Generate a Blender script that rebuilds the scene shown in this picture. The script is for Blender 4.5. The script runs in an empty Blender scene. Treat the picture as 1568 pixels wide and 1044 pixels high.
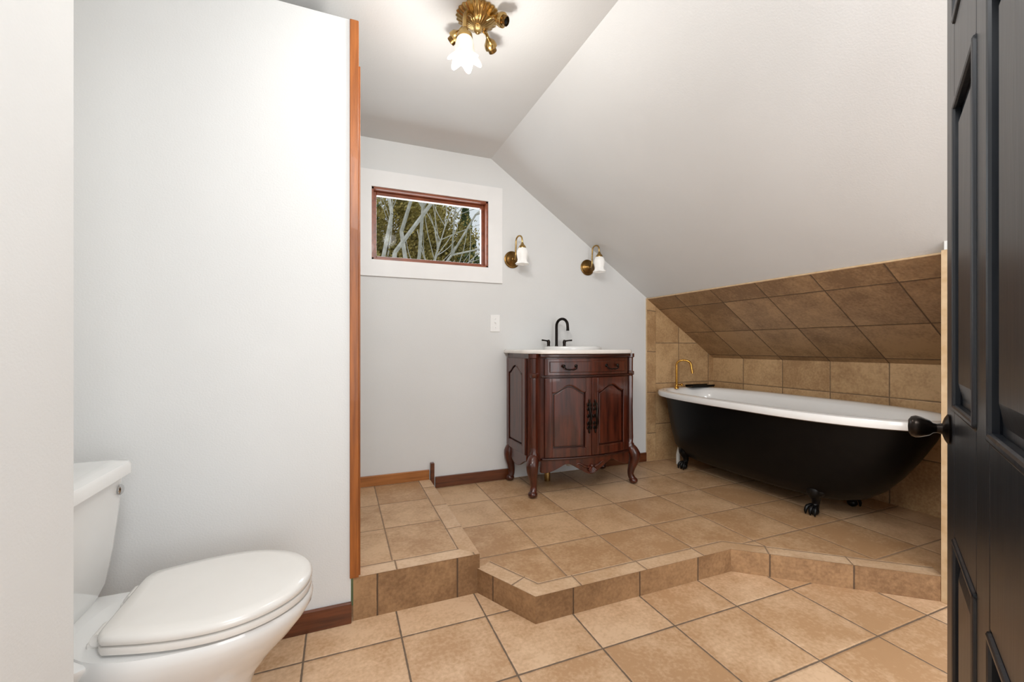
import bpy, bmesh, math, random
from math import sin, cos, pi, radians, sqrt
from mathutils import Vector, Matrix
random.seed(7)
S = bpy.context.scene
COL = S.collection

# ------------------------------------------------------------------ materials
def lin(r,g,b):
    f=lambda c:(c/255/12.92) if c/255<=0.04045 else ((c/255+0.055)/1.055)**2.4
    return (f(r),f(g),f(b),1)

def newmat(name):
    m=bpy.data.materials.new(name); m.use_nodes=True
    return m, m.node_tree.nodes, m.node_tree.links, m.node_tree.nodes['Principled BSDF']

def simple(name,c1,c2=None,scale=8,rough=.5,metal=0,bump=0,bscale=60,stretch=(1,1,1),coat=0,emit=None,es=0,spec=.5):
    m,N,L,B=newmat(name)
    tc=N.new('ShaderNodeTexCoord'); mp=N.new('ShaderNodeMapping'); mp.inputs['Scale'].default_value=stretch
    L.new(tc.outputs['Object'],mp.inputs['Vector'])
    nz=N.new('ShaderNodeTexNoise'); nz.inputs['Scale'].default_value=scale; nz.inputs['Detail'].default_value=5
    L.new(mp.outputs[0],nz.inputs['Vector'])
    cr=N.new('ShaderNodeValToRGB'); cr.color_ramp.elements[0].color=c1; cr.color_ramp.elements[1].color=c2 or c1
    cr.color_ramp.elements[0].position=.3; cr.color_ramp.elements[1].position=.7
    L.new(nz.outputs['Fac'],cr.inputs['Fac']); L.new(cr.outputs['Color'],B.inputs['Base Color'])
    B.inputs['Roughness'].default_value=rough; B.inputs['Metallic'].default_value=metal
    B.inputs['Coat Weight'].default_value=coat; B.inputs['Specular IOR Level'].default_value=spec
    if bump:
        n2=N.new('ShaderNodeTexNoise'); n2.inputs['Scale'].default_value=bscale; n2.inputs['Detail'].default_value=3
        L.new(mp.outputs[0],n2.inputs['Vector'])
        b=N.new('ShaderNodeBump'); b.inputs['Strength'].default_value=bump; b.inputs['Distance'].default_value=.004
        L.new(n2.outputs['Fac'],b.inputs['Height']); L.new(b.outputs[0],B.inputs['Normal'])
    if emit:
        B.inputs['Emission Color'].default_value=emit; B.inputs['Emission Strength'].default_value=es
    return m

def tilemat(name,size,off,base,dark,grout,gw=.006,rough=.42,bump=.5):
    """uses UVs in metres"""
    m,N,L,B=newmat(name)
    uv=N.new('ShaderNodeUVMap'); sp=N.new('ShaderNodeSeparateXYZ'); L.new(uv.outputs[0],sp.inputs[0])
    def M(op,a,b=None,c=None):
        n=N.new('ShaderNodeMath'); n.operation=op
        for i,v in enumerate((a,b,c)):
            if v is None: continue
            if isinstance(v,(int,float)): n.inputs[i].default_value=v
            else: L.new(v,n.inputs[i])
        return n.outputs[0]
    ds=[];ids=[]
    for k,ax in enumerate('XY'):
        q=M('DIVIDE',M('SUBTRACT',sp.outputs[ax],off[k]),size[k])
        fl=M('FLOOR',q); fr=M('SUBTRACT',q,fl)
        ds.append(M('MULTIPLY',M('MINIMUM',fr,M('SUBTRACT',1.0,fr)),size[k])); ids.append(fl)
    tc=N.new('ShaderNodeTexCoord')
    nz=N.new('ShaderNodeTexNoise'); nz.inputs['Scale'].default_value=45; L.new(tc.outputs['Object'],nz.inputs['Vector'])
    d=M('ADD',M('MINIMUM',ds[0],ds[1]),M('MULTIPLY',M('SUBTRACT',nz.outputs['Fac'],.5),.003))
    mr=N.new('ShaderNodeMapRange'); mr.interpolation_type='SMOOTHSTEP'
    mr.inputs['From Min'].default_value=gw*.3; mr.inputs['From Max'].default_value=gw*.7
    L.new(d,mr.inputs['Value']); mask=mr.outputs[0]
    cb=N.new('ShaderNodeCombineXYZ'); L.new(ids[0],cb.inputs[0]); L.new(ids[1],cb.inputs[1])
    wn=N.new('ShaderNodeTexWhiteNoise'); wn.noise_dimensions='3D'; L.new(cb.outputs[0],wn.inputs['Vector'])
    vm=N.new('ShaderNodeVectorMath'); vm.operation='MULTIPLY_ADD'
    L.new(wn.outputs['Color'],vm.inputs[0]); vm.inputs[1].default_value=(9,9,9); L.new(tc.outputs['Object'],vm.inputs[2])
    n1=N.new('ShaderNodeTexNoise'); n1.inputs['Scale'].default_value=6; n1.inputs['Detail'].default_value=9; n1.inputs['Roughness'].default_value=.7
    L.new(vm.outputs[0],n1.inputs['Vector'])
    n2=N.new('ShaderNodeTexNoise'); n2.inputs['Scale'].default_value=80; n2.inputs['Detail'].default_value=5
    L.new(vm.outputs[0],n2.inputs['Vector'])
    f=M('ADD',M('MULTIPLY',n1.outputs['Fac'],.66),M('ADD',M('MULTIPLY',n2.outputs['Fac'],.34),M('MULTIPLY',M('SUBTRACT',wn.outputs['Value'],.5),.2)))
    cr=N.new('ShaderNodeValToRGB'); cr.color_ramp.elements[0].color=dark; cr.color_ramp.elements[0].position=.38
    cr.color_ramp.elements[1].color=base; cr.color_ramp.elements[1].position=.60
    L.new(f,cr.inputs['Fac'])
    mx=N.new('ShaderNodeMix'); mx.data_type='RGBA'; mx.inputs['A'].default_value=grout
    L.new(mask,mx.inputs['Factor']); L.new(cr.outputs['Color'],mx.inputs['B']); L.new(mx.outputs['Result'],B.inputs['Base Color'])
    mr2=N.new('ShaderNodeMapRange'); mr2.interpolation_type='SMOOTHSTEP'
    mr2.inputs['From Min'].default_value=gw*.3; mr2.inputs['From Max'].default_value=gw*1.5; L.new(d,mr2.inputs['Value'])
    h=M('ADD',mr2.outputs[0],M('MULTIPLY',f,.45))
    b=N.new('ShaderNodeBump'); b.inputs['Strength'].default_value=bump; b.inputs['Distance'].default_value=.003
    L.new(h,b.inputs['Height']); L.new(b.outputs[0],B.inputs['Normal'])
    rg=N.new('ShaderNodeMapRange'); rg.inputs['To Min'].default_value=.85; rg.inputs['To Max'].default_value=rough
    L.new(mask,rg.inputs['Value']); L.new(rg.outputs[0],B.inputs['Roughness'])
    return m

WALL=simple('wall_paint',lin(223,224,223),lin(229,230,229),scale=1.6,rough=.6,bump=.12,bscale=180)
CEIL=simple('ceiling_paint',lin(215,215,214),lin(220,220,219),scale=2,rough=.7,bump=.1,bscale=160)
TRIMW=simple('white_trim_paint',lin(242,242,241),lin(246,246,245),rough=.45)
OAK=simple('oak_trim_wood',lin(128,68,20),lin(176,102,40),scale=6,rough=.4,stretch=(12,12,.7),bump=.15,coat=.1)
OAKH=simple('oak_base_wood',lin(146,88,38),lin(184,118,60),scale=6,rough=.4,stretch=(.7,12,12),bump=.15)
REDW=simple('stained_base_wood',lin(76,38,16),lin(116,62,32),scale=6,rough=.35,stretch=(.8,14,14),bump=.15,coat=.2)
WINW=simple('window_cherry_wood',lin(116,58,32),lin(158,86,52),scale=6,rough=.35,stretch=(2,10,6),coat=.2)
MAHO=simple('mahogany',lin(48,19,11),lin(92,40,23),scale=5,rough=.28,stretch=(9,9,.9),bump=.06,coat=.35)
MAHOD=simple('mahogany_dark',lin(36,13,8),lin(66,27,16),scale=5,rough=.3,stretch=(1,9,9),coat=.3)
PORC=simple('porcelain',lin(229,229,227),lin(232,232,230),rough=.12,coat=.5)
PLAS=simple('seat_plastic',lin(224,221,216),lin(227,224,219),rough=.22,coat=.3)
ENAM=simple('tub_enamel',lin(249,249,247),lin(251,251,249),rough=.15,coat=.5)
BLACK=simple('tub_black_paint',lin(5,5,6),lin(9,9,9),scale=20,rough=.4,bump=.05,bscale=90,spec=.2)
IRON=simple('black_iron',lin(10,10,10),lin(20,19,18),rough=.35,metal=.5)
ORB=simple('oil_rubbed_bronze',lin(22,18,16),lin(44,36,30),rough=.28,metal=.8)
BRASS=simple('antique_brass',lin(146,114,64),lin(200,170,112),scale=20,rough=.25,metal=1)
DBRASS=simple('dark_antique_brass',lin(92,66,34),lin(140,108,62),scale=20,rough=.3,metal=1)
GOLD=simple('polished_brass',lin(190,140,60),lin(220,172,90),rough=.18,metal=1)
CHROME=simple('chrome',lin(190,190,190),lin(200,200,200),rough=.12,metal=1)
MARB=simple('marble_top',lin(236,229,222),lin(248,245,240),scale=7,rough=.18,coat=.4)
PLATE=simple('switch_plastic',lin(244,244,242),rough=.35)
GLASSW=simple('frosted_glass',lin(240,239,235),lin(246,245,242),rough=.3,emit=(1,.97,.92,1),es=.12)  # weak glow put into the sconce glass so it looks bright white
SHADE=simple('lit_frosted_glass',lin(226,218,198),lin(236,228,210),scale=30,rough=.3,emit=(1,.9,.72,1),es=.30)
BULB=simple('lit_bulb',(1,1,1,1),rough=.3,emit=(1,.96,.88,1),es=9)
DOORM=simple('door_black_paint',lin(13,16,21),lin(21,26,33),scale=12,rough=.34,bump=.2,bscale=40,stretch=(1,1,.12),coat=.0,spec=.5)
PVC=simple('pvc_pipe',lin(215,215,210),rough=.4)
BARK=simple('birch_bark',lin(190,186,172),lin(236,232,222),scale=9,rough=.9)
BARK2=simple('dark_bark',lin(60,50,40),lin(95,82,68),scale=9,rough=.9)
LEAF=simple('foliage',lin(134,126,66),lin(204,180,104),scale=1.2,rough=.8)
LEAF2=simple('conifer_needles',lin(78,100,70),lin(132,146,98),scale=1.5,rough=.85)
GRASS=simple('ground_grass',lin(60,72,38),lin(100,100,60),scale=2,rough=.95)

T_LOW=tilemat('floor_tile',(.305,.305),(.50,1.19),lin(224,190,155),lin(190,150,111),lin(112,94,78),gw=.006)
T_PLAT=tilemat('platform_tile',(.318,.318),(.825,1.725),lin(212,176,138),lin(178,138,99),lin(142,116,92),gw=.006)
T_STRIP=tilemat('nosing_tile',(.305,.080),(.0,.0),lin(222,190,156),lin(194,156,118),lin(142,116,92),gw=.006)
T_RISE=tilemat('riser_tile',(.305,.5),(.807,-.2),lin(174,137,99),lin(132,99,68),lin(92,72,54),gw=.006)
T_WALL=tilemat('alcove_wall_tile',(.318,.320),(1.448,.066),lin(206,171,127),lin(168,132,92),lin(128,104,78),gw=.006)
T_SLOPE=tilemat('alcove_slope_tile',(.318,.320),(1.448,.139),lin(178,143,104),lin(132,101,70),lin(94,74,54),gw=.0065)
BULLN=simple('bullnose_tile',lin(196,164,124),lin(214,188,152),scale=30,rough=.4)

# ------------------------------------------------------------------ mesh tools
def link(o,parent=None):
    COL.objects.link(o)
    if parent is not None: o.parent=parent
    return o
def empty(name):
    e=bpy.data.objects.new(name,None); COL.objects.link(e); e.empty_display_size=.05; return e
def mesh(name,verts,faces,mat,parent=None,smooth=False,uvs=None,recalc=True):
    me=bpy.data.meshes.new(name); me.from_pydata([tuple(v) for v in verts],[],faces)
    if uvs:
        ul=me.uv_layers.new(name='UVMap')
        for p,u in zip(me.polygons,uvs):
            for k,li in enumerate(p.loop_indices): ul.data[li].uv=u[k]
    me.materials.append(mat)
    if recalc:
        bm=bmesh.new(); bm.from_mesh(me); bmesh.ops.recalc_face_normals(bm,faces=bm.faces); bm.to_mesh(me); bm.free()
    if smooth:
        for p in me.polygons: p.use_smooth=True
    o=bpy.data.objects.new(name,me); link(o,parent)
    if smooth:
        try: me.set_sharp_from_angle(angle=radians(48))
        except Exception: pass
    return o
def bev(o,w,seg=2):
    m=o.modifiers.new('bev','BEVEL'); m.width=w; m.segments=seg; m.limit_method='ANGLE'; m.angle_limit=radians(35); return o
def boxes(name,lst,mat,parent=None,bevel=0,seg=2):
    V=[];F=[]
    for a,b in lst:
        x0,y0,z0=a;x1,y1,z1=b;n=len(V)
        V+=[(x0,y0,z0),(x1,y0,z0),(x1,y1,z0),(x0,y1,z0),(x0,y0,z1),(x1,y0,z1),(x1,y1,z1),(x0,y1,z1)]
        F+=[tuple(n+i for i in q) for q in [(0,3,2,1),(4,5,6,7),(0,1,5,4),(1,2,6,5),(2,3,7,6),(3,0,4,7)]]
    o=mesh(name,V,F,mat,parent)
    if bevel: bev(o,bevel,seg)
    return o
def box(name,a,b,mat,parent=None,bevel=0,seg=2): return boxes(name,[(a,b)],mat,parent,bevel,seg)
def loft(name,rings,mat,parent=None,cap0=True,cap1=True,smooth=True):
    n=len(rings[0]);V=[p for r in rings for p in r];F=[]
    for i in range(len(rings)-1):
        for j in range(n):
            k=(j+1)%n
            F.append((i*n+j,i*n+k,(i+1)*n+k,(i+1)*n+j))
    if cap0: F.append(tuple(range(n))[::-1])
    if cap1: F.append(tuple((len(rings)-1)*n+j for j in range(n)))
    return mesh(name,V,F,mat,parent,smooth)
def basis(axis):
    a=Vector(axis).normalized()
    u=a.orthogonal().normalized(); v=a.cross(u)
    return a,u,v
def lathe(name,prof,mat,origin=(0,0,0),axis=(0,0,1),n=32,parent=None,flute=0,fn=12,cap=True):
    a,u,v=basis(axis);o=Vector(origin);R=[]
    for r,h in prof:
        ring=[]
        for j in range(n):
            t=2*pi*j/n; rr_=r*(1+flute*cos(fn*t)*(1 if r>.01 else 0))
            ring.append(o+a*h+(u*cos(t)+v*sin(t))*max(rr_,1e-4))
        R.append(ring)
    return loft(name,R,mat,parent,cap,cap)
def tube(name,path,rad,mat,n=12,parent=None,sub=0):
    P=[Vector(p) for p in path]
    if not isinstance(rad,(list,tuple)): rad=[rad]*len(P)
    rad=list(rad)
    for _ in range(sub):
        Q=[];Rr=[]
        for i in range(len(P)-1):
            p0=P[max(i-1,0)];p1=P[i];p2=P[i+1];p3=P[min(i+2,len(P)-1)]
            Q.append(p1);Rr.append(rad[i])
            Q.append((-p0+9*p1+9*p2-p3)/16); Rr.append((rad[i]+rad[i+1])/2)
        Q.append(P[-1]);Rr.append(rad[-1]);P=Q;rad=Rr
    tan=[]
    for i in range(len(P)):
        d=(P[min(i+1,len(P)-1)]-P[max(i-1,0)]); tan.append(d.normalized())
    u=tan[0].orthogonal().normalized();R=[]
    for i,p in enumerate(P):
        t=tan[i]; u=(u-t*u.dot(t)).normalized(); v=t.cross(u)
        R.append([p+(u*cos(2*pi*j/n)+v*sin(2*pi*j/n))*rad[i] for j in range(n)])
    return loft(name,R,mat,parent)
def ball(name,c,r,mat,parent=None,sc=(1,1,1),n=16):
    R=[]
    for i in range(1,n//2):
        t=pi*i/(n//2)
        R.append([Vector((c[0]+r*sc[0]*sin(t)*cos(2*pi*j/n),c[1]+r*sc[1]*sin(t)*sin(2*pi*j/n),c[2]-r*sc[2]*cos(t))) for j in range(n)])
    return loft(name,R,mat,parent)
def quad_uv(name,quads,mat,parent=None):
    V=[];F=[];U=[]
    for pts,uv in quads:
        n=len(V);V+=pts;F.append(tuple(range(n,n+len(pts))));U.append(uv)
    return mesh(name,V,F,mat,parent,uvs=U,recalc=False)

# ------------------------------------------------------------------ room constants
YB=2.70; ZC=2.26; XR=.939; XK=2.93; SL=-.680
def zs(x): return ZC+SL*(x-XR)
P1=.098; P2=.156
YP=1.65
XP=.043
XE,YE=2.185,.91
Y0=-1.3; XL=-.457; XN=-.735; YN=1.03

fl=[(XN-.05,Y0),(XE+.1,Y0),(XE+.1,1.75),(XN-.05,1.75)]
quad_uv('floor',[([(x,y,0) for x,y in fl],fl)],T_LOW)
plat=empty('floor_platform')
def platform(name,poly,z,riser_ids,uoff):
    quad_uv(name+'_top',[([(x,y,z) for x,y in poly],poly)],T_PLAT,plat)
    R=[];n=len(poly)
    for k,i in enumerate(riser_ids):
        a=Vector(poly[i]);b=Vector(poly[(i+1)%n]);L=(b-a).length
        u0=uoff[k]
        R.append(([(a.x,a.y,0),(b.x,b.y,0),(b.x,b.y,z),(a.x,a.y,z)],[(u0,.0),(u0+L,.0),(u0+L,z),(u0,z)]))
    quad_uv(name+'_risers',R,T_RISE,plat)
A=(.515,1.65);Bp=(.651,1.385);Cp=(1.609,1.385);D=(XE+.005,YE-.005)
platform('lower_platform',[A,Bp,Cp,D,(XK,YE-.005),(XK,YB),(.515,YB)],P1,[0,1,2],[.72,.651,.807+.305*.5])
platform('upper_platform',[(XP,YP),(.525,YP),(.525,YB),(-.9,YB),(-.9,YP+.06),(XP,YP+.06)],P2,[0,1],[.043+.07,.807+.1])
def strip(name,chain,z,w,u0):
    pts=[Vector(p) for p in chain];ins=[]
    for i,p in enumerate(pts):
        ns=[]
        for j in (i-1,i):
            if 0<=j<len(pts)-1:
                d=(pts[j+1]-pts[j]).normalized(); ns.append(Vector((-d.y,d.x)))
        if len(ns)==2:
            m=(ns[0]+ns[1]).normalized(); ins.append(p+m*w/m.dot(ns[0]))
        else: ins.append(p+ns[0]*w)
    Q=[];u=u0
    for i in range(len(pts)-1):
        L=(pts[i+1]-pts[i]).length; d=(pts[i+1]-pts[i]).normalized()
        ua=u+(ins[i]-pts[i]).dot(d); ub=u+(ins[i+1]-pts[i]).dot(d)
        Q.append(([(pts[i].x,pts[i].y,z),(pts[i+1].x,pts[i+1].y,z),(ins[i+1].x,ins[i+1].y,z),(ins[i].x,ins[i].y,z)],
                  [(u,.008),(u+L,.008),(ub,.008+w),(ua,.008+w)]))
        u=u+L
    quad_uv(name,Q,T_STRIP,plat)
strip('lower_nosing',[A,Bp,Cp,D],P1+.0012,.078,.12)
strip('upper_nosing',[(XP,YP),(.525,YP),(.525,YB)],P2+.0012,.078,.15)

wx0,wx1,wz0,wz1=.174,.916,1.525,1.966
boxes('wall_back',[((-.9,YB,-.1),(wx0,YB+.14,2.5)),((wx1,YB,-.1),(XK+.1,YB+.14,2.5)),
      ((wx0,YB,-.1),(wx1,YB+.14,wz0)),((wx0,YB,wz1),(wx1,YB+.14,2.5))],WALL)
FB=[(0,1,2,3),(4,7,6,5),(0,4,5,1),(1,5,6,2),(2,6,7,3),(3,7,4,0)]
mesh('ceiling',[(-.95,Y0,ZC),(XR,Y0,ZC),(XR,YB+.05,ZC),(-.95,YB+.05,ZC),(-.95,Y0,ZC+.1),(XR,Y0,ZC+.1),(XR,YB+.05,ZC+.1),(-.95,YB+.05,ZC+.1)],FB,CEIL)
xe=XK+.12
mesh('ceiling_slope',[(XR,Y0,ZC),(xe,Y0,zs(xe)),(xe,YB+.05,zs(xe)),(XR,YB+.05,ZC),(XR,Y0,ZC+.1),(xe,Y0,zs(xe)+.1),(xe,YB+.05,zs(xe)+.1),(XR,YB+.05,ZC+.1)],FB,CEIL)
box('wall_right',(XK,.8,-.1),(XK+.1,YB+.1,zs(XK)+.02),WALL)
def prism(name,poly_xz,y0,y1,mat,parent=None):
    n=len(poly_xz);V=[(x,y0,z) for x,z in poly_xz]+[(x,y1,z) for x,z in poly_xz]
    F=[tuple(range(n))[::-1],tuple(range(n,2*n))]+[(i,(i+1)%n,n+(i+1)%n,n+i) for i in range(n)]
    return mesh(name,V,F,mat,parent)
prism('wall_alcove_end',[(XE+.003,0),(XK,0),(XK,zs(XK)),(XE+.003,zs(XE+.003))],YE-.1,YE-.004,WALL)
prism('wall_right_knee',[(XE+.003,0),(XE+.1,0),(XE+.1,zs(XE+.1)),(XE+.003,zs(XE+.003))],Y0,YE-.1,WALL)
box('wall_left',(-.9,Y0,-.05),(XL,YN,ZC+.02),WALL)
box('wall_nook',(-.9,YN,-.05),(XN,YP,ZC+.02),WALL)
box('wall_partition',(-.9,YP,-.02),(.035,YP+.115,2.185),WALL)
box('wall_left_rear',(-.95,YP+.1,0),(-.9,YB,ZC),WALL)

# alcove tiling (room surfaces)
xt=2.24; e=.008
dn=Vector((SL,0,-1)).normalized()
k=sqrt(1+SL*SL)
def sp(x,y): return (x+dn.x*e,y,zs(x)+dn.z*e)
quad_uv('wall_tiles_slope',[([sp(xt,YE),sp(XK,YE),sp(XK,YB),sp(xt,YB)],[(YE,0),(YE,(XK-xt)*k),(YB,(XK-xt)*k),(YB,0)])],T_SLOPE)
quad_uv('wall_tiles_right',[([(XK-e,YB,P1),(XK-e,YE,P1),(XK-e,YE,zs(XK)),(XK-e,YB,zs(XK))],[(YB,P1),(YE,P1),(YE,zs(XK)),(YB,zs(XK))])],T_WALL)
quad_uv('wall_tiles_back',[([(xt+.075,YB-e,P1),(XK,YB-e,P1),(XK,YB-e,zs(XK)),(xt+.075,YB-e,zs(xt+.075))],[(xt+.075+.17,P1),(XK+.17,P1),(XK+.17,zs(XK)),(xt+.075+.17,zs(xt+.075))])
 ,([(xt-.01,YB-e-.001,P1),(xt+.075,YB-e-.001,P1),(xt+.075,YB-e-.001,zs(xt+.075)),(xt-.01,YB-e-.001,zs(xt-.01))],[(1.448+.004,P1+.07),(1.448+.316,P1+.07),(1.448+.316,zs(xt+.075)+.07),(1.448+.004,zs(xt)+.07)])],T_WALL)
quad_uv('wall_tiles_end',[([(XE,YE,P1),(XK,YE,P1),(XK,YE,zs(XK)),(XE+.02,YE,zs(XE+.02)-.03)],[(XE,P1),(XK,P1),(XK,zs(XK)),(XE,zs(XE))])],T_WALL)
tube('trim_tile_edge',[(xt-.004,YE-.01,zs(xt)-.003),(xt-.004,YB,zs(xt)-.003)],.005,BULLN,8)
box('trim_tile_edge',(XE-.006,YE-.02,0),(XE+.006,YE+.002,zs(xt)),BULLN,None,.002)
box('trim_tile_edge',(xt-.015,YB-.009,P1),(xt-.01,YB,zs(xt)),BULLN)

box('baseboard_back',(.56,YB-.014,P1),(1.06,YB,P1+.07),REDW,None,.003)
box('baseboard_back.001',(1.80,YB-.014,P1),(xt-.016,YB,P1+.07),REDW,None,.003)
box('baseboard_rear_left',(-.88,YB-.014,P2),(.522,YB,P2+.062),OAKH,None,.003)
box('trim_1',(.527,YB-.03,P1),(.551,YB,.262),REDW,None,.003)
box('baseboard_partition',(-.72,YP-.014,0),(XP-.006,YP,.075),REDW,None,.003)
box('trim_2',(.031,YP-.008,.158),(.062,YP+.125,2.185),OAK,None,.003)
box('trim_3',(.0625,YP+.01,.158),(.068,YP+.07,2.03),OAK,None,.001)

# ------------------------------------------------------------------ window
w=empty('window_1')
t=.10; yb=YB-.014
boxes('casing',[((wx0-t,yb,wz0-t),(wx0+.0,YB-.001,wz1+t)),((wx1,yb,wz0-t),(wx1+t,YB-.001,wz1+t)),
      ((wx0,yb,wz1),(wx1,YB-.001,wz1+t)),((wx0,yb,wz0-t),(wx1,YB-.001,wz0))],TRIMW,w)
g=.012
boxes('jamb',[((wx0,YB-.004,wz0),(wx0+g,YB+.13,wz1)),((wx1-g,YB-.004,wz0),(wx1,YB+.13,wz1)),
      ((wx0,YB-.004,wz1-g),(wx1,YB+.13,wz1)),((wx0,YB-.004,wz0),(wx1,YB+.13,wz0+g))],WINW,w)
s=.020;a0,a1,b0,b1=wx0+g,wx1-g,wz0+g,wz1-g
boxes('sash',[((a0,YB+.045,b0),(a0+s,YB+.08,b1)),((a1-s,YB+.045,b0),(a1,YB+.08,b1)),
      ((a0+s,YB+.045,b1-s),(a1-s,YB+.08,b1)),((a0+s,YB+.045,b0),(a1-s,YB+.08,b0+s))],WINW,w,.003)
gm,N,L,B=newmat('window_glass')
tr=N.new('ShaderNodeBsdfTransparent');gl=N.new('ShaderNodeBsdfGlossy');gl.inputs['Roughness'].default_value=.03
gl.inputs['Color'].default_value=(.12,.12,.12,1)
tr.inputs['Color'].default_value=(.93,.95,.95,1)
mx=N.new('ShaderNodeMixShader');mx.inputs[0].default_value=.01;L.new(tr.outputs[0],mx.inputs[1]);L.new(gl.outputs[0],mx.inputs[2])
L.new(mx.outputs[0],N['Material Output'].inputs['Surface'])
box('glass',(a0+s-.002,YB+.06,b0+s-.002),(a1-s+.002,YB+.064,b1-s+.002),gm,w)

# ------------------------------------------------------------------ outside
mesh('ground',[(-30,3.5,-3),(40,3.5,-3),(40,60,-3),(-30,60,-3)],[(0,1,2,3)],GRASS)
OUT=empty('trees')
def branch_tree(name,base,height,mat,rad=.12,levels=5,lean=(0,0,0),seed=1):
    rnd=random.Random(seed);V=[];F=[]
    def seg(a,b,ra,rb):
        d=(b-a).normalized();u=d.orthogonal().normalized();v=d.cross(u);n=len(V);m=5
        for p,r in ((a,ra),(b,rb)):
            for j in range(m): V.append(p+(u*cos(2*pi*j/m)+v*sin(2*pi*j/m))*r)
        for j in range(m): F.append((n+j,n+(j+1)%m,n+m+(j+1)%m,n+m+j))
    def grow(p,d,l,r,lev):
        ns=4;q=p
        for i in range(ns):
            d=(d+Vector((rnd.uniform(-.13,.13),rnd.uniform(-.13,.13),rnd.uniform(-.03,.1)))).normalized()
            nq=q+d*l/ns; seg(q,nq,r*(1-.12*i),r*(1-.12*(i+1))); q=nq
            if lev>0 and i>=1:
                for _ in range(2 if lev<levels else 1):
                    ax=d.orthogonal().normalized(); ax.rotate(Matrix.Rotation(rnd.uniform(0,2*pi),3,d))
                    nd=(d*.75+ax*rnd.uniform(.45,.85)).normalized()
                    grow(q,nd,l*rnd.uniform(.5,.72),r*.5,lev-1)
    grow(Vector(base),Vector((lean[0],lean[1],1)).normalized(),height,rad,levels)
    return mesh(name,V,F,mat,OUT,True,recalc=False)
branch_tree('birch',(.75,9.5,-3),6.2,BARK,.10,3,(.06,0,0),3)
branch_tree('birch',(1.5,11,-3),7.0,BARK,.10,3,(.1,0,0),11)
branch_tree('birch',(0.6,11.8,-3),7.5,BARK,.09,3,(.14,0,0),21)
def foliage(name,fn,count,size,mat,seed):
    rnd=random.Random(seed);V=[];F=[]
    for _ in range(count):
        p=fn(rnd);n=len(V)
        a=Vector((rnd.gauss(0,1),rnd.gauss(0,1),rnd.gauss(0,1))).normalized();b=a.orthogonal().normalized();c=a.cross(b)
        s=size*rnd.uniform(.6,1.3)
        V+=[p+b*s,p+c*s*.5,p-b*s,p-c*s*.5];F.append((n,n+1,n+2,n+3))
    return mesh(name,V,F,mat,OUT,False,recalc=False)
def conifer(cx,cy,z0,z1,R):
    def fn(r):
        q=r.random()**.8; z=z0+(z1-z0)*q; rr_=R*(1-q)*(.75+.25*sin(z*9))*sqrt(r.random())+.05; a=r.uniform(0,2*pi)
        return Vector((cx+rr_*cos(a),cy+rr_*sin(a),z-rr_*.25))
    return fn
def broad(cx,cy,cz,R):
    cl=[(Vector((random.uniform(-1,1),random.uniform(-1,1),random.uniform(-1,1)))*R*.75,random.uniform(.25,.5)*R) for _ in range(16)]
    def fn(r):
        c,q=r.choice(cl)
        return Vector((cx,cy,cz))+c+Vector((r.gauss(0,1),r.gauss(0,1),r.gauss(0,1)))*q*.5
    return fn
for i,(cx,cy,h,R) in enumerate([(3.1,17,9.4,2.9),(5.2,18.5,7.2,2.5),(.6,19,10.5,3.4)]):
    foliage('pine_needles',conifer(cx,cy,-1.5,h,R),16000,.14,LEAF2,i)
    tube('pine_trunk',[(cx,cy,-3),(cx,cy,h-.5)],[.18,.03],BARK2,8,OUT)
for i,(cx,cy,cz,R) in enumerate([(1.3,14,4.3,1.8),(3.3,14.5,4.0,1.5),(2.3,15.5,4.9,1.6)]):
    foliage('leaves',broad(cx,cy,cz,R),11000,.06,LEAF,20+i)
    tube('trunk',[(cx,cy,-3),(cx+.1,cy,cz)],[.15,.05],BARK2,8,OUT)

# ------------------------------------------------------------------ toilet
T=empty('toilet'); cy=1.262
def egg(x0,x1,hw,z,n=48,xm=.52,pw=2.3):
    xc=x0+(x1-x0)*xm; R=[]
    for j in range(n):
        a=2*pi*j/n; c=cos(a);s_=sin(a)
        ee=2/(2.0 if c>0 else pw)
        xx=abs(c)**ee*(1 if c>0 else -1); yy=abs(s_)**ee*(1 if s_>0 else -1)
        R.append(Vector((xc+(x1-xc if c>0 else xc-x0)*xx,cy+hw*yy,z)))
    return R
H=-.026
loft('bowl',[egg(-.62,-.205,.103,0,pw=3),egg(-.62,-.205,.103,.02,pw=3),egg(-.61,-.22,.092,.05,pw=3),egg(-.60,-.22,.090,.12,pw=3),
  egg(-.60,-.20,.100,.175,pw=3),egg(-.59,-.16,.124,.225,pw=3),egg(-.575,-.115,.150,.270,pw=3),egg(-.56,-.084,.170,.308,pw=2.8),egg(-.55,-.070,.178,.332,pw=2.6),
  egg(-.55,-.068,.180,.350,pw=2.5),egg(-.548,-.072,.176,.358,pw=2.5),egg(-.52,-.10,.15,.360,pw=2.5)],PORC,T)
def rr(x0,x1,hy,r,z,n=8):
    pts=[]
    for (sx,sy,a0_) in ((x1-r,hy-r,0),(x0+r,hy-r,pi/2),(x0+r,-hy+r,pi),(x1-r,-hy+r,1.5*pi)):
        for i in range(n+1):
            a=a0_+pi/2*i/n; pts.append(Vector((sx+r*cos(a),cy+sy+r*sin(a),z)))
    return pts
loft('deck',[rr(-.715,-.50,.12,.03,.25),rr(-.72,-.49,.145,.035,.31),rr(-.72,-.47,.16,.04,.343),rr(-.72,-.47,.16,.04,.350),rr(-.715,-.475,.15,.04,.354)],PORC,T)
loft('tank',[rr(-.700,-.575,.165,.04,.354),rr(-.705,-.562,.185,.045,.39),rr(-.71,-.553,.20,.045,.47),rr(-.715,-.545,.208,.045,.56),rr(-.718,-.540,.214,.045,.66)],PORC,T)
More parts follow.
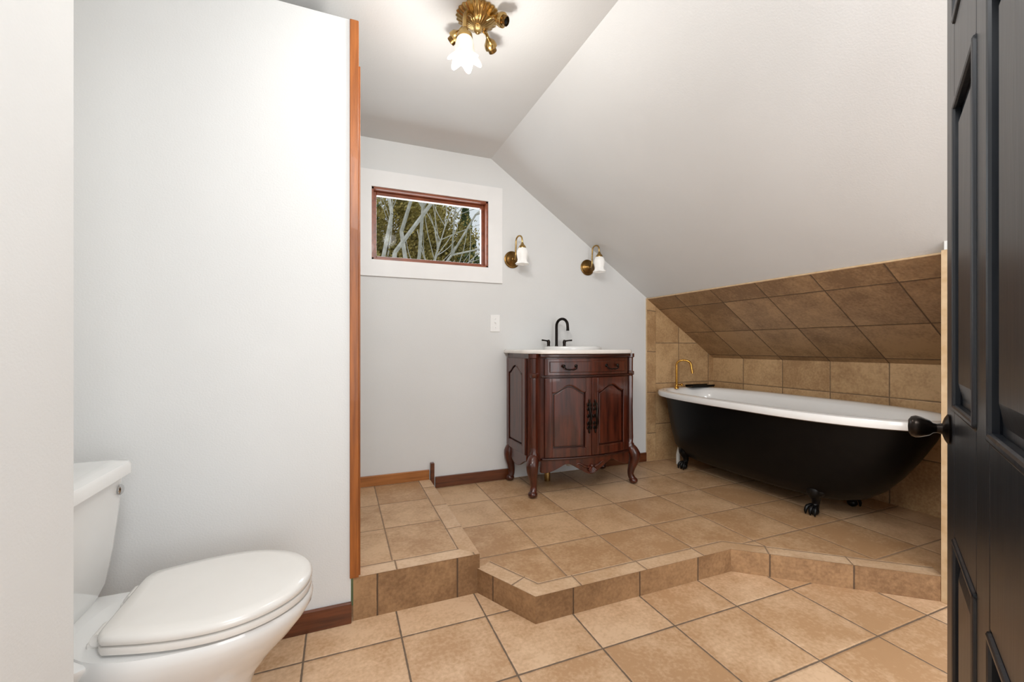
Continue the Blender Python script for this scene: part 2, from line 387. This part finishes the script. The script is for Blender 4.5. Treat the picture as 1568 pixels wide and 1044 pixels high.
loft('tank_lid',[rr(-.722,-.532,.218,.04,.655),rr(-.728,-.524,.226,.045,.660),rr(-.728,-.524,.226,.045,.682),rr(-.724,-.529,.221,.042,.690),rr(-.70,-.55,.20,.035,.693)],PORC,T)
lathe('flush_button',[(.0001,0),(.013,0),(.014,.003),(.011,.006),(.0001,.008)],CHROME,(-.541,cy+.165,.622),(1,0,0),20,T)
def lidring(sc,z):
    pts=[];xc_=-.27;half=[]
    for i in range(0,17):
        a=pi/2*i/16; half.append((.198*cos(a),.178*sin(a)))
    for i in range(1,11):
        u=i/10*.93; half.append((-.198*u,.136+.042*cos(u*pi/2)))
    half+=[(-.194,.128),(-.199,.113),(-.2,.09),(-.2,.05)]
    full=half+[(-.2,0)]+[(x,-y) for x,y in half[::-1][:-1]]
    for x,y in full: pts.append(Vector((xc_+x*sc[0],cy+y*sc[1],z+H)))
    return pts
loft('seat',[lidring((.965,.965),.389),lidring((1,1),.392),lidring((1.005,1.01),.399),lidring((1,1),.406),lidring((.96,.96),.408)],PLAS,T)
loft('lid',[lidring((.96,.96),.4095),lidring((1,1),.412),lidring((1.01,1.012),.418),lidring((1.003,1.004),.425),lidring((.97,.965),.4305),lidring((.85,.83),.433),lidring((.5,.5),.4345),lidring((.15,.15),.435)],PLAS,T)
for sy in (-.075,.075):
    tube('hinge',[(-.478,cy+sy-.025,.377),(-.478,cy+sy+.025,.377)],.013,PLAS,14,T)
    box('hinge_cap',(-.50,cy+sy-.02,.350),(-.462,cy+sy+.02,.371),PLAS,T,.006,3)
tube('supply_line',[(-.69,cy+.17,.38),(-.70,cy+.19,.25),(-.728,cy+.2,.16)],.006,CHROME,8,T)

# ------------------------------------------------------------------ vanity
Vn=empty('bathroom_vanity')
X0,X1=1.055,1.795;xc=(X0+X1)/2;hb=.315
def yf(x): return 2.29-.048*max(0,1-((x-xc)/hb)**2)
zt=.955;nb=20
front=[(xc-hb+2*hb*i/nb,yf(xc-hb+2*hb*i/nb)) for i in range(nb+1)]
pl=[(X0,YB-.02),(X0,2.345),(xc-hb,2.292)]+front[1:-1]+[(xc+hb,2.292),(X1,2.345),(X1,YB-.02)]
loft('carcass',[[Vector((x,y,z)) for x,y in pl] for z in (.31,zt-.002)],MAHO,Vn,smooth=False)
def plate(name,a0,a1,lo,hi,o0,o1,mp,mat,n=24,bevel=.002):
    V=[];F=[]
    for i in range(n+1):
        s=a0+(a1-a0)*i/n
        zl=lo(s) if callable(lo) else lo; zh=hi(s) if callable(hi) else hi
        V+=[mp(s,zl,o0),mp(s,zh,o0),mp(s,zh,o1),mp(s,zl,o1)]
    for i in range(n):
        a=4*i;b=a+4
        for k in range(4): F.append((a+k,a+(k+1)%4,b+(k+1)%4,b+k))
    F+=[(0,1,2,3),(4*n+3,4*n+2,4*n+1,4*n)]
    o=mesh(name,V,F,mat,Vn)
    if bevel: bev(o,bevel)
    return o
mf=lambda s,z,o:(s,yf(s)-o,z)
def arch(c,h,base,wd): return lambda s: base+h*(.5+.5*cos(pi*max(-1,min(1,(s-c)/wd))))
def panel_door(nm,a0,a1,z0,z1,mp,stile=.04,rail=.05,ah=.045):
    c=(a0+a1)/2; wd=(a1-a0)/2-stile
    plate(nm+'_back',a0,a1,z0,z1,.001,.008,mp,MAHOD)
    plate(nm+'_stile_a',a0,a0+stile,z0,z1,.006,.020,mp,MAHO,6)
    plate(nm+'_stile_b',a1-stile,a1,z0,z1,.006,.020,mp,MAHO,6)
    plate(nm+'_rail_low',a0+stile,a1-stile,z0,z0+rail,.006,.020,mp,MAHO,12)
    plate(nm+'_rail_top',a0+stile,a1-stile,arch(c,ah,z1-rail-ah+.01,wd),z1,.006,.020,mp,MAHO,24)
    pa=arch(c,ah,z1-rail-ah-.004,wd)
    plate(nm+'_panel',a0+stile+.014,a1-stile-.014,z0+rail+.014,pa,.006,.015,mp,MAHO,24,.004)
    pts=[];m=24
    for i in range(m+1):
        s=a0+stile+(a1-a0-2*stile)*i/m; pts.append(mp(s,arch(c,ah,z1-rail-ah+.01,wd)(s)-.003,.018))
    loop=[mp(a0+stile+.003,z0+rail+.003,.018)]+pts+[mp(a1-stile-.003,z0+rail+.003,.018)]
    loop+= [mp(a1-stile-.003-(a1-a0-2*stile-.006)*i/10,z0+rail+.003,.018) for i in range(1,11)]
    tube(nm+'_bead',loop,.0035,MAHO,6,Vn)
panel_door('door_left',xc-hb+.018,xc-.002,.335,.808,mf)
panel_door('door_right',xc+.002,xc+hb-.018,.335,.808,mf)
plate('drawer_base',xc-hb+.018,xc+hb-.018,.825,.925,.001,.014,mf,MAHO,30,.003)
plate('drawer_panel',xc-hb+.045,xc+hb-.045,.842,.908,.012,.020,mf,MAHO,30,.004)
plate('moulding_top',xc-hb-.01,xc+hb+.01,.932,.953,.0,.022,mf,MAHOD,30,.006)
plate('moulding_waist',xc-hb,xc+hb,.811,.822,.0,.014,mf,MAHOD,30,.004)
for nm,mpx in (('side_left',lambda s,z,o:(X0-o*.7,s,z)),('side_right',lambda s,z,o:(X1+o*.7,s,z))):
    panel_door(nm,2.37,YB-.025,.335,.925,mpx,.04,.05,.05)
    plate(nm+'_apron',2.36,YB-.03,lambda s:.27-.03*cos((s-2.52)*18),.335,-.012,.012,mpx,MAHO,24)
def apl(s):
    u=(s-xc)/hb
    return .262-.045*math.exp(-(u/.22)**2)+.03*math.exp(-((abs(u)-.5)/.17)**2)-.02*math.exp(-((abs(u)-.95)/.2)**2)
plate('apron_front',xc-hb,xc+hb,apl,.33,-.015,.012,mf,MAHO,60,.003)
plate('apron_moulding',xc-hb,xc+hb,.318,.332,.0,.022,mf,MAHOD,40,.005)
for i in range(7):
    a=radians(-150+20*i)
    tube('shell_lobe',[(xc,yf(xc)-.016,.268),(xc+.028*cos(a),yf(xc)-.024,.262+.032*sin(a))],[.004,.009],MAHO,8,Vn)
ball('shell_boss',(xc,yf(xc)-.02,.27),.011,MAHO,Vn)
for sx in (-1,1):
    tube('shell_scroll',[(xc+sx*.02,yf(xc)-.014,.262),(xc+sx*.05,yf(xc)-.014,.272),(xc+sx*.085,yf(xc+.08)-.014,.292),(xc+sx*.10,yf(xc+.1)-.014,.285)],[.008,.007,.005,.003],MAHO,8,Vn,1)
for (px,py,sx,sy) in ((X0+.022,2.312,-1,-1),(X1-.022,2.312,1,-1),(X0+.02,YB-.045,-1,0),(X1-.02,YB-.045,1,0)):
    o=Vector((sx*.7,sy*.7,0))
    if sy!=0:
        lathe('corner_post',[(.020,.33),(.027,.335),(.027,.36),(.020,.368),(.022,.40),(.019,.6),(.021,.80),(.019,.808),(.027,.815),(.027,.835),(.02,.84),(.021,.925),(.028,.93),(.028,.953)],MAHO,(px,py,0),(0,0,1),24,Vn,.06,8)
    b=Vector((px,py,0))
    pa=[b+Vector((0,0,.34)),b+o*.012+Vector((0,0,.325)),b+o*.03+Vector((0,0,.295)),b+o*.03+Vector((0,0,.255)),b+o*.014+Vector((0,0,.205)),b+o*.006+Vector((0,0,.16)),b+o*.018+Vector((0,0,.13)),b+o*.035+Vector((0,0,.116)),b+o*.042+Vector((0,0,.112))]
    tube('cabriole_leg',pa,[.026,.034,.037,.033,.025,.020,.021,.017,.009],MAHO,16,Vn,2)
    ball('foot',b+o*.024+Vector((0,0,.119)),.025,MAHO,Vn,(1.15,1.15,.84))
    if sy: ball('knee_carving',b+o*.055+Vector((0,0,.29)),.014,MAHOD,Vn,(1,1,1.9))
for sx in (-1,1):
    bx=xc+sx*.021; y=yf(bx)-.022
    tube('door_pull_bar',[(bx,y-.006,.655),(bx+sx*.006,y-.016,.62),(bx-sx*.002,y-.02,.575),(bx+sx*.006,y-.016,.53),(bx,y-.006,.495)],[.003,.006,.008,.006,.003],ORB,8,Vn,2)
    for zz in (.645,.618,.575,.532,.505):
        for q in (-1,1): ball('pull_leaf',(bx+q*.009,y-.002,zz),.0085,ORB,Vn,(1,.4,1.5),10)
    ball('pull_top',(bx,y-.004,.665),.008,ORB,Vn,(.8,.5,1.6),10); ball('pull_end',(bx,y-.004,.482),.008,ORB,Vn,(.8,.5,1.8),10)
    hx=xc+sx*.15; hy=yf(hx)-.021
    tube('drawer_bail',[(hx-.042,hy-.012,.88),(hx-.036,hy-.02,.866),(hx-.012,hy-.022,.858),(hx,hy-.023,.862),(hx+.012,hy-.022,.858),(hx+.036,hy-.02,.866),(hx+.042,hy-.012,.88)],.0035,ORB,8,Vn,1)
    for q in (-.042,.042): ball('bail_rosette',(hx+q,hy-.004,.881),.011,ORB,Vn,(1,.7,1),12)
def ang_outline(poly,c,n):
    out=[]
    for j in range(n):
        a=2*pi*j/n;d=Vector((cos(a),sin(a)));best=None
        for i in range(len(poly)):
            p=Vector(poly[i]);q=Vector(poly[(i+1)%len(poly)]);e_=q-p
            den=d.x*e_.y-d.y*e_.x
            if abs(den)<1e-9: continue
            w_=p-Vector(c); tt=(w_.x*e_.y-w_.y*e_.x)/den; ss=(w_.x*d.y-w_.y*d.x)/den
            if tt>0 and -1e-6<=ss<=1+1e-6 and (best is None or tt>best): best=tt
        out.append(Vector(c)+d*best)
    return out
cf=[]
for i in range(nb+1):
    x=xc-hb-.01+(2*hb+.02)*i/nb; cf.append((x,yf(x)-.032))
cpoly=[(X0-.028,YB-.002),(X0-.028,2.36),(X0-.012,2.335),(X0+.01,2.315)]+cf+[(X1-.01,2.315),(X1+.012,2.335),(X1+.028,2.36),(X1+.028,YB-.002)]
cc=(xc,2.46);NN=120
ol=ang_outline(cpoly,cc,NN)
def sc_ring(k_,z): return [Vector((cc[0]+(p.x-cc[0])*k_,cc[1]+(p.y-cc[1])*k_,z)) for p in ol]
def ell(ax,ay,z,dy=0): return [Vector((cc[0]+ax*cos(2*pi*j/NN),cc[1]+dy+ay*sin(2*pi*j/NN),z)) for j in range(NN)]
loft('countertop',[ell(.17,.11,.953),sc_ring(.975,.953),sc_ring(.995,.956),sc_ring(1,.966),sc_ring(.994,.975),sc_ring(.98,.978),ell(.17,.11,.978)],MARB,Vn,False,False)
loft('sink_basin',[ell(.198,.143,.977,-.01),ell(.200,.145,.988,-.01),ell(.196,.141,.997,-.01),ell(.186,.132,1.0,-.01),ell(.176,.122,.995,-.01),ell(.166,.108,.97,-.01),ell(.15,.095,.92,-.01),ell(.11,.07,.875,-.01),ell(.03,.02,.86,-.01)],PORC,Vn,False,True)
tube('drain_pipe',[(xc,2.5,.33),(xc,2.5,.2)],.02,PVC,14,Vn)
tube('drain_trap',[(xc-.14,2.55,.33),(xc-.14,2.55,.10)],.02,BRASS,14,Vn)
Fc=empty('sink_faucet'); fx,fy=1.40,2.635
lathe('spout_base',[(.022,.979),(.022,.984),(.016,.99),(.012,1.0),(.010,1.01)],ORB,(fx,fy,0),(0,0,1),20,Fc)
arc=[(fx,fy,1.0),(fx,fy,1.06),(fx,fy,1.11)]+[(fx+.016*(1-cos(a)),fy-.05*(1-cos(a)),1.14+.048*sin(a)) for a in [pi*i/8 for i in range(9)]]+[(fx+.032,fy-.102,1.12),(fx+.032,fy-.102,1.105)]
tube('spout',arc,[.0095]*(len(arc)-1)+[.011],ORB,14,Fc,1)
for sx in (-1,1):
    hx=fx+sx*.062
    lathe('handle_base',[(.02,.979),(.02,.984),(.013,.992),(.010,1.01),(.012,1.03),(.006,1.045)],ORB,(hx,fy,0),(0,0,1),20,Fc)
    tube('handle_lever',[(hx,fy,1.035),(hx+sx*.03,fy-.005,1.04),(hx+sx*.055,fy-.012,1.042)],[.006,.005,.006],ORB,10,Fc)

# ------------------------------------------------------------------ bathtub
Tb=empty('clawfoot_bathtub'); tx=2.51
def tub(y0,y1,hw,z,n=72,far=3.6):
    ym=y0+(y1-y0)*.42; R=[]
    for j in range(n):
        a=2*pi*j/n;c=cos(a);s_=sin(a)
        ee=2/(far if s_>0 else 2.3)
        yy=abs(s_)**ee*(1 if s_>0 else -1); xx=abs(c)**ee*(1 if c>0 else -1)
        R.append(Vector((tx+hw*xx,ym+(y1-ym if s_>0 else ym-y0)*yy,z)))
    return R
YA,YZ=1.0,2.672
loft('tub_shell',[tub(1.52,2.41,.10,.176),tub(1.42,2.48,.165,.185),tub(1.34,2.53,.215,.215),tub(1.27,2.56,.25,.27),tub(1.205,2.58,.272,.35),tub(1.14,2.60,.290,.45),tub(1.085,2.615,.305,.55),tub(1.055,2.622,.312,.615),tub(1.05,2.628,.316,.63)],BLACK,Tb,True,False)
loft('tub_interior',[tub(1.045,2.632,.322,.630),tub(1.02,2.662,.343,.622),tub(YA,YZ+.008,.357,.628),tub(YA-.008,YZ+.014,.362,.645),tub(YA-.002,YZ+.008,.356,.664),tub(1.02,2.657,.335,.672),tub(1.05,2.627,.305,.664),tub(1.065,2.612,.293,.645),
   tub(1.10,2.60,.282,.56),tub(1.16,2.58,.268,.45),tub(1.24,2.55,.245,.34),tub(1.34,2.49,.21,.26),tub(1.45,2.43,.14,.225),tub(1.6,2.3,.05,.215)],ENAM,Tb,False,True)
for (qx,qy,sx) in ((2.345,2.42,-1),(2.675,2.42,1),(2.35,1.50,-1),(2.67,1.50,1)):
    b=Vector((qx,qy,P1))
    tube('claw_leg',[b+Vector((-sx*.045,0,.155)),b+Vector((-sx*.01,0,.15)),b+Vector((sx*.004,0,.125)),b+Vector((-sx*.012,0,.085)),b+Vector((-sx*.012,0,.055)),b+Vector((0,0,.035))],[.022,.04,.036,.022,.017,.022],IRON,12,Tb,2)
    ball('claw_ball',b+Vector((sx*.004,0,.024)),.024,IRON,Tb,(1,1.1,1))
    for q in (-.022,0,.022):
        tube('claw_toe',[b+Vector((-sx*.004,q*.6,.052)),b+Vector((sx*.022,q,.044)),b+Vector((sx*.034,q*1.1,.022)),b+Vector((sx*.032,q*1.1,.004))],[.008,.009,.008,.003],IRON,8,Tb,1)
    ball('leg_shield',b+Vector((-sx*.002,0,.135)),.045,IRON,Tb,(.5,1.25,.75))
tube('tub_drain',[(2.42,2.54,.24),(2.40,2.54,.17),(2.40,2.54,P1+.001)],.015,PVC,12,Tb)
Tf=empty('bathtub_faucet')
bx,by=2.45,2.61
lathe('base',[(.017,.668),(.017,.676),(.010,.683),(.009,.70)],GOLD,(bx,by,0),(0,0,1),18,Tf)
arc=[(bx,by,.69),(bx,by,.78),(bx,by,.835)]+[(bx+.034*(1-cos(a)),by-.04*(1-cos(a)),.855+.036*sin(a)) for a in [pi*i/8 for i in range(9)]]+[(bx+.072,by-.085,.815),(bx+.074,by-.087,.79)]
tube('spout',arc,.0085,GOLD,12,Tf,1)
tube('valve',[(bx,by,.695),(bx+.045,by,.695)],.007,GOLD,10,Tf); ball('valve_knob',(bx+.052,by,.695),.012,GOLD,Tf,(1,1,1),12)
Tr=empty('bath_tray')
box('tray',(2.57,2.565,.673),(2.80,2.64,.682),IRON,Tr,.003)
boxes('tray_lip',[((2.57,2.563,.680),(2.80,2.568,.692)),((2.57,2.637,.680),(2.80,2.642,.692))],IRON,Tr)

# ------------------------------------------------------------------ wall sconces
def sconce(x,z):
    E=empty('wall_sconce')
    lathe('backplate',[(.0001,.0),(.056,.0),(.058,.006),(.050,.011),(.046,.010),(.036,.018),(.022,.022),(.016,.032),(.008,.036)],DBRASS,(x-.01,YB,z),(0,-1,0),36,E)
    p=[(x-.01,YB-.03,z),(x-.01,YB-.052,z-.006),(x-.008,YB-.062,z+.02),(x-.006,YB-.060,z+.06),(x-.004,YB-.060,z+.10)]+[(x+.006-.01*cos(a),YB-.088+.028*cos(a),z+.115+.030*sin(a)) for a in [pi*i/6 for i in range(0,7)]]+[(x+.018,YB-.116,z+.09)]
    tube('arm',p,.0055,BRASS,10,E,1)
    sy=YB-.116; x=x+.018
    lathe('socket_cup',[(.006,.096),(.009,.090),(.012,.082),(.022,.070),(.026,.058),(.024,.054)],BRASS,(x,sy,z),(0,0,1),24,E)
    prof=[(.020,.062,0),(.028,.055,0),(.036,.040,.01),(.039,.020,.015),(.036,.0,.02),(.032,-.018,.03),(.035,-.034,.06),(.046,-.048,.12),(.044,-.049,.12),(.033,-.034,.06),(.029,-.015,.03),(.033,.01,.01),(.032,.035,0),(.018,.055,0)]
    R=[[Vector((x+cos(2*pi*j/72)*r*(1+f*cos(12*pi*j/72)),sy+sin(2*pi*j/72)*r*(1+f*cos(12*pi*j/72)),z+h)) for j in range(72)] for r,h,f in prof]
    loft('tulip_shade',R,GLASSW,E,False,False)
    return E
sconce(1.100,1.592); sconce(1.700,1.580)

Sw=empty('light_switch'); sx_,sz=.967,1.154
box('plate',(sx_-.035,YB-.006,sz-.057),(sx_+.035,YB,sz+.057),PLATE,Sw,.003)
box('toggle_frame',(sx_-.006,YB-.0075,sz-.013),(sx_+.006,YB-.005,sz+.013),TRIMW,Sw,.001)
box('toggle',(sx_-.004,YB-.018,sz+.0),(sx_+.004,YB-.006,sz+.008),PLATE,Sw,.001)
for q in (-.03,.03): lathe('screw',[(.0001,0),(.003,0),(.003,.0015),(.0001,.002)],CHROME,(sx_,YB-.006,sz+q),(0,-1,0),10,Sw)

# ------------------------------------------------------------------ ceiling light
CL=empty('ceiling_light'); lx,ly=.485,1.55
lathe('canopy',[(.078,0),(.081,-.006),(.072,-.014),(.062,-.018),(.052,-.030),(.03,-.040),(.016,-.044),(.013,-.06),(.008,-.068),(.0001,-.072)],BRASS,(lx,ly,ZC),(0,0,1),96,CL,.035,24)
sd=Vector((-.74,-.67,0)).normalized()
def rotz(v,a): return Vector((v.x*cos(a)-v.y*sin(a),v.x*sin(a)+v.y*cos(a),0))
c0=Vector((lx,ly,ZC))
for i in range(4):
    d=rotz(sd,i*pi/2)
    if i==0:
        end=c0+d*.092+Vector((0,0,-.138))
        tube('arm',[c0+d*.04+Vector((0,0,-.03)),c0+d*.070+Vector((0,0,-.038)),c0+d*.089+Vector((0,0,-.06)),c0+d*.092+Vector((0,0,-.10)),end],.008,BRASS,10,CL,1)
        lathe('shade_holder',[(.008,.03),(.012,.024),(.014,.012),(.027,.004),(.029,-.008),(.025,-.010)],BRASS,end,(0,0,1),28,CL)
        R=[]
        for r,h,fl_ in [(.022,-.004,0),(.029,-.014,.01),(.033,-.03,.02),(.034,-.048,.04),(.037,-.064,.08),(.046,-.080,.14),(.055,-.087,.17),(.053,-.089,.17),(.043,-.079,.12),(.034,-.062,.06),(.029,-.04,.02),(.022,-.014,0)]:
            R.append([end+Vector((cos(2*pi*j/96)*r*(1+fl_*cos(6*2*pi*j/96)),sin(2*pi*j/96)*r*(1+fl_*cos(6*2*pi*j/96)),h+fl_*.05*cos(6*2*pi*j/96+pi))) for j in range(96)])
        loft('tulip_shade',R,SHADE,CL,False,False)
        ball('bulb',end+Vector((0,0,-.080)),.024,BULB,CL,(1,1,1.2),20)
        LP=end+Vector((0,0,-.145))
    else:
        dr=(d*.85+Vector((0,0,-.5))).normalized()
        st=c0+d*.085+Vector((0,0,-.04))
        tube('arm',[c0+d*.04+Vector((0,0,-.03)),c0+d*.07+Vector((0,0,-.026)),st],.007,BRASS,10,CL,1)
        lathe('socket_cup',[(.008,-.008),(.014,0),(.022,.008),(.025,.02),(.025,.028),(.022,.03),(.018,.03)],BRASS,st,dr,28,CL)
        lathe('socket',[(.017,.01),(.017,.044),(.0145,.046),(.0145,.03),(.0001,.03)],DBRASS,st,dr,24,CL)
        lathe('socket_inner',[(.0142,.030),(.0142,.040),(.010,.041),(.0001,.034)],IRON,st,dr,24,CL)

# ------------------------------------------------------------------ door
Dr=empty('door_1')
cam_th=radians(22)
Fp=Vector((1.060,.4346)); dirv=Vector((.8911,.4543)).normalized(); nrm=Vector((-dirv.y,dirv.x))
def dw(s_,o,z):
    p=Fp-dirv*s_+nrm*o; return (p.x,p.y,z)
def dbox(name,s0,s1,o0,o1,z0,z1,mat=DOORM,bevel=.003):
    V=[dw(s0,o0,z0),dw(s1,o0,z0),dw(s1,o1,z0),dw(s0,o1,z0),dw(s0,o0,z1),dw(s1,o0,z1),dw(s1,o1,z1),dw(s0,o1,z1)]
    o=mesh(name,V,[(0,3,2,1),(4,5,6,7),(0,1,5,4),(1,2,6,5),(2,3,7,6),(3,0,4,7)],mat,Dr)
    if bevel: bev(o,bevel)
    return o
W=.74;zb,zz1=.012,2.02
dbox('core',.005,W-.005,-.028,-.008,zb+.005,zz1-.005)
st=.105;ms=.09;ps=(W-2*st-ms)/2
rows=[(.20,.675),(.89,1.41),(1.545,1.90)]
for a,b in ((0,st),(st+ps,st+ps+ms),(W-st,W)): dbox('stile',a,b,-.036,0,zb,zz1)
for a,b in [(zb,.20),(.675,.89),(1.41,1.545),(1.90,zz1)]:
    for c in (st,st+ps+ms): dbox('rail',c,c+ps,-.036,0,a,b)
for (a,b) in rows:
    for c in (st,st+ps+ms):
        def ring(m,o): return [dw(c+m,o,a+m),dw(c+ps-m,o,a+m),dw(c+ps-m,o,b-m),dw(c+m,o,b-m)]
        loft('raised_panel',[ring(.002,-.010),ring(.018,-.009),ring(.05,.0),ring(.055,.0)],DOORM,Dr,False,True,False)
        for (q0,q1,r0,r1) in ((c,c+.012,a,b),(c+ps-.012,c+ps,a,b),(c,c+ps,a,a+.012),(c,c+ps,b-.012,b)):
            dbox('panel_bead',q0,q1,-.010,.004,r0,r1,DOORM,.004)
kp=dw(.045,0,.850)
n3=(nrm.x,nrm.y,0)
lathe('knob_rose',[(.0001,0),(.026,0),(.027,.003),(.020,.007),(.010,.010),(.008,.018)],ORB,kp,n3,32,Dr)
lathe('knob',[(.008,.016),(.0095,.022),(.014,.026),(.019,.038),(.0205,.045),(.0185,.051),(.012,.055),(.0001,.056)],ORB,kp,n3,32,Dr)
for zc in (.25,1.0,1.8): dbox('hinge',W-.004,W+.006,-.02,.004,zc-.045,zc+.045,ORB,.001)

# ------------------------------------------------------------------ lights
def area(name,loc,rot,sx,sy,en,col=(1,1,1)):
    l=bpy.data.lights.new(name,'AREA');l.shape='RECTANGLE';l.size=sx;l.size_y=sy;l.energy=en;l.color=col
    o=bpy.data.objects.new(name,l);o.location=loc;o.rotation_euler=rot;COL.objects.link(o);return o
pl_=bpy.data.lights.new('bulb_light','POINT');pl_.energy=11.5;pl_.shadow_soft_size=.06;pl_.color=(1,.97,.92)
o=bpy.data.objects.new('bulb_light',pl_);o.location=LP;COL.objects.link(o);o.parent=CL
def aim(loc,tgt):
    return (Vector(tgt)-Vector(loc)).to_track_quat('-Z','Y').to_euler()
area('rear_fill',(.8,-1.15,1.25),aim((.8,-1.15,1.25),(1.8,2,1.4)),1.6,1.5,32,(.985,.99,1))  # added fill from behind the camera, not a fixture of the house
area('alcove_fill',(.1,.1,2.1),aim((.1,.1,2.1),(2.6,1.9,.5)),.8,.5,20,(.99,.995,1))  # second added fill, brightens the tub alcove; no lamp hangs here
area('window_daylight',(.55,YB+.3,1.75),(radians(-80),0,0),.8,.5,10,(.9,.95,1))

W_=bpy.data.worlds.new('World');S.world=W_;W_.use_nodes=True
bg=W_.node_tree.nodes['Background'];bg.inputs[0].default_value=(.92,.955,1,1);bg.inputs[1].default_value=.82

# ------------------------------------------------------------------ camera
cd=bpy.data.cameras.new('camera');cd.sensor_width=36;cd.lens=36*650/1568;cd.clip_start=.02
cd.shift_y=8/1568
co=bpy.data.objects.new('camera',cd);co.location=(0,0,1.0);co.rotation_euler=(radians(90),0,-cam_th)
COL.objects.link(co);S.camera=co
S.view_settings.view_transform='Standard'
S.view_settings.exposure=.08
